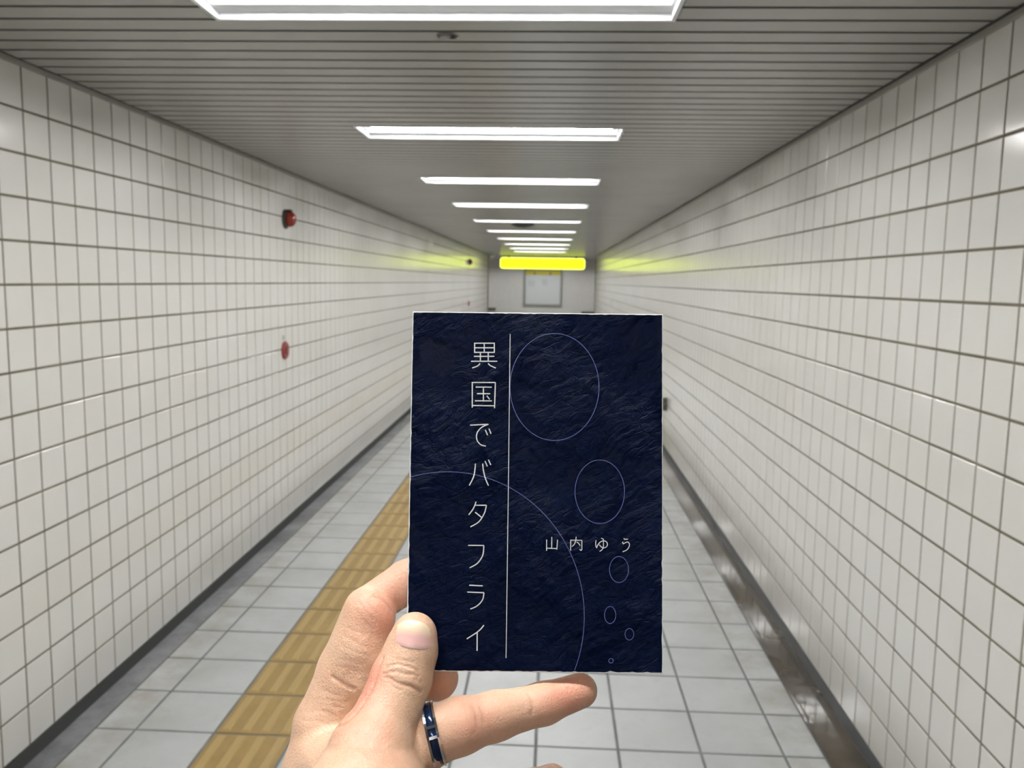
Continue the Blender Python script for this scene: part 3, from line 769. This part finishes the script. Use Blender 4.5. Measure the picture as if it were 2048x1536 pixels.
for nm, arr in (('flush', flush), ('crease', crease)):
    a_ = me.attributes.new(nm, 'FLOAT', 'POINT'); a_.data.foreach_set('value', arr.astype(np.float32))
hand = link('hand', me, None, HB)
tag(hand, 'left hand holding the navy book, thumb in front, ring on one finger', 'hand')

# thumbnail: a curved plate resting on the skin
nu, nv = 18, 16
gv = []; al = []
Nn = normals(V)
def nail_pt(u_, v_):      # u across -1..1, v 0 cuticle .. 1 free edge; superellipse outline
    hw_ = 39.5*(1-.10*v_); yb_ = 1299+5*u_-9*abs(u_)**3; yt_ = 1240+3*u_+17*abs(u_)**2.6
    return 826.5+2*(1-v_)*.5+hw_*u_, yb_+(yt_-yb_)*v_
K = np.where(facing & (px > 770) & (px < 885) & (py > 1215) & (py < 1325))[0]
for j in range(nv+1):
    for i in range(nu+1):
        x, y = nail_pt(-1+2*i/nu, j/nv)
        d2 = (px[K]-x)**2+(py[K]-y)**2; o_ = K[np.argsort(d2)[:10]]
        dep = np.average(-V[o_, 2], weights=np.exp(-((px[o_]-x)**2+(py[o_]-y)**2)/18)+1e-6)
        edge = max(abs(-1+2*i/nu)**4, 0)
        gv.append(np.array(pt(x, y, dep-.42+.5*edge+.35*(1-min(1, j/2))))); al.append(j/nv)
gv = np.array(gv); n = len(gv); ray_ = gv/np.linalg.norm(gv, axis=1)[:, None]
allv = np.concatenate([gv, gv+ray_*.8]); idx = lambda i, j: j*(nu+1)+i
fs = []
for j in range(nv):
    for i in range(nu): fs.append((idx(i, j), idx(i+1, j), idx(i+1, j+1), idx(i, j+1))); fs.append(tuple(n+q for q in (idx(i, j+1), idx(i+1, j+1), idx(i+1, j), idx(i, j))))
bd = [idx(i, 0) for i in range(nu)]+[idx(nu, j) for j in range(nv)]+[idx(i, nv) for i in range(nu, 0, -1)]+[idx(0, j) for j in range(nv, 0, -1)]
for a_, b_ in zip(bd, bd[1:]+bd[:1]): fs.append((b_, a_, n+a_, n+b_))
nm_ = mesh('thumbnail', to_world(allv)-np.array(HB), fs, M_NAIL, True)
a_ = nm_.attributes.new('along', 'FLOAT', 'POINT'); a_.data.foreach_set('value', np.array(al+al, np.float32))
link('thumbnail', nm_, hand)

# the finger ring
a_ = Vector(to_world([pt(850, 1474, 331)])[0]); b_ = Vector(to_world([pt(918, 1454, 333)])[0])
ctr = Vector(to_world([pt(867, 1468, 331)])[0]); zax = (b_-a_).normalized()
ring = empty('finger_ring'); ring.matrix_world = Matrix.Translation(ctr) @ zax.to_track_quat('Z', 'Y').to_matrix().to_4x4()
M_SILV = plain('polished_steel', (.72, .72, .74, 1), .16, 1); M_INLAY = plain('navy_inlay', (.006, .016, .05, 1), .14, .3)
mm = .001
mb = MB(); rr = 11.5
for s_ in (-1, 1):
    mb.lathe([((rr-.3)*mm, s_*1.6*mm), ((rr+.9)*mm, s_*1.55*mm), ((rr+1.15)*mm, s_*2.4*mm), ((rr-.2)*mm, s_*2.5*mm), ((rr-.3)*mm, s_*1.6*mm)], 64, cap=False)
mb.lathe([((rr-.3)*mm, -1.4*mm), ((rr+.05)*mm, -1.4*mm), ((rr+.05)*mm, 1.4*mm), ((rr-.3)*mm, 1.4*mm)], 64, cap=False)
mb.obj('band', M_SILV, ring, smooth=False)
mb = MB(); mb.lathe([((rr+.05)*mm, -1.6*mm), ((rr+.5)*mm, -1.6*mm), ((rr+.35)*mm, 0), ((rr+.5)*mm, 1.6*mm), ((rr+.05)*mm, 1.6*mm)], 64, cap=False); mb.obj('inlay', M_INLAY, ring, smooth=True)
# small steel clasp towards the viewer
vc = (ring.matrix_world.inverted() @ Vector((0, 0, EYE))).normalized(); ang = math.atan2(vc.y, vc.x)
for da in (-.22, .1):
    c_, s_ = math.cos(ang+da), math.sin(ang+da); mb = MB()
    mb.box((rr)*mm, (rr+.85)*mm, -.55*mm, .55*mm, -1.6*mm, 1.6*mm)
    o = mb.obj('clasp', M_SILV, ring); o.rotation_euler = (0, 0, ang+da)
tag(ring, 'silver finger ring with dark navy inlay worn at the base of a finger', 'ring')
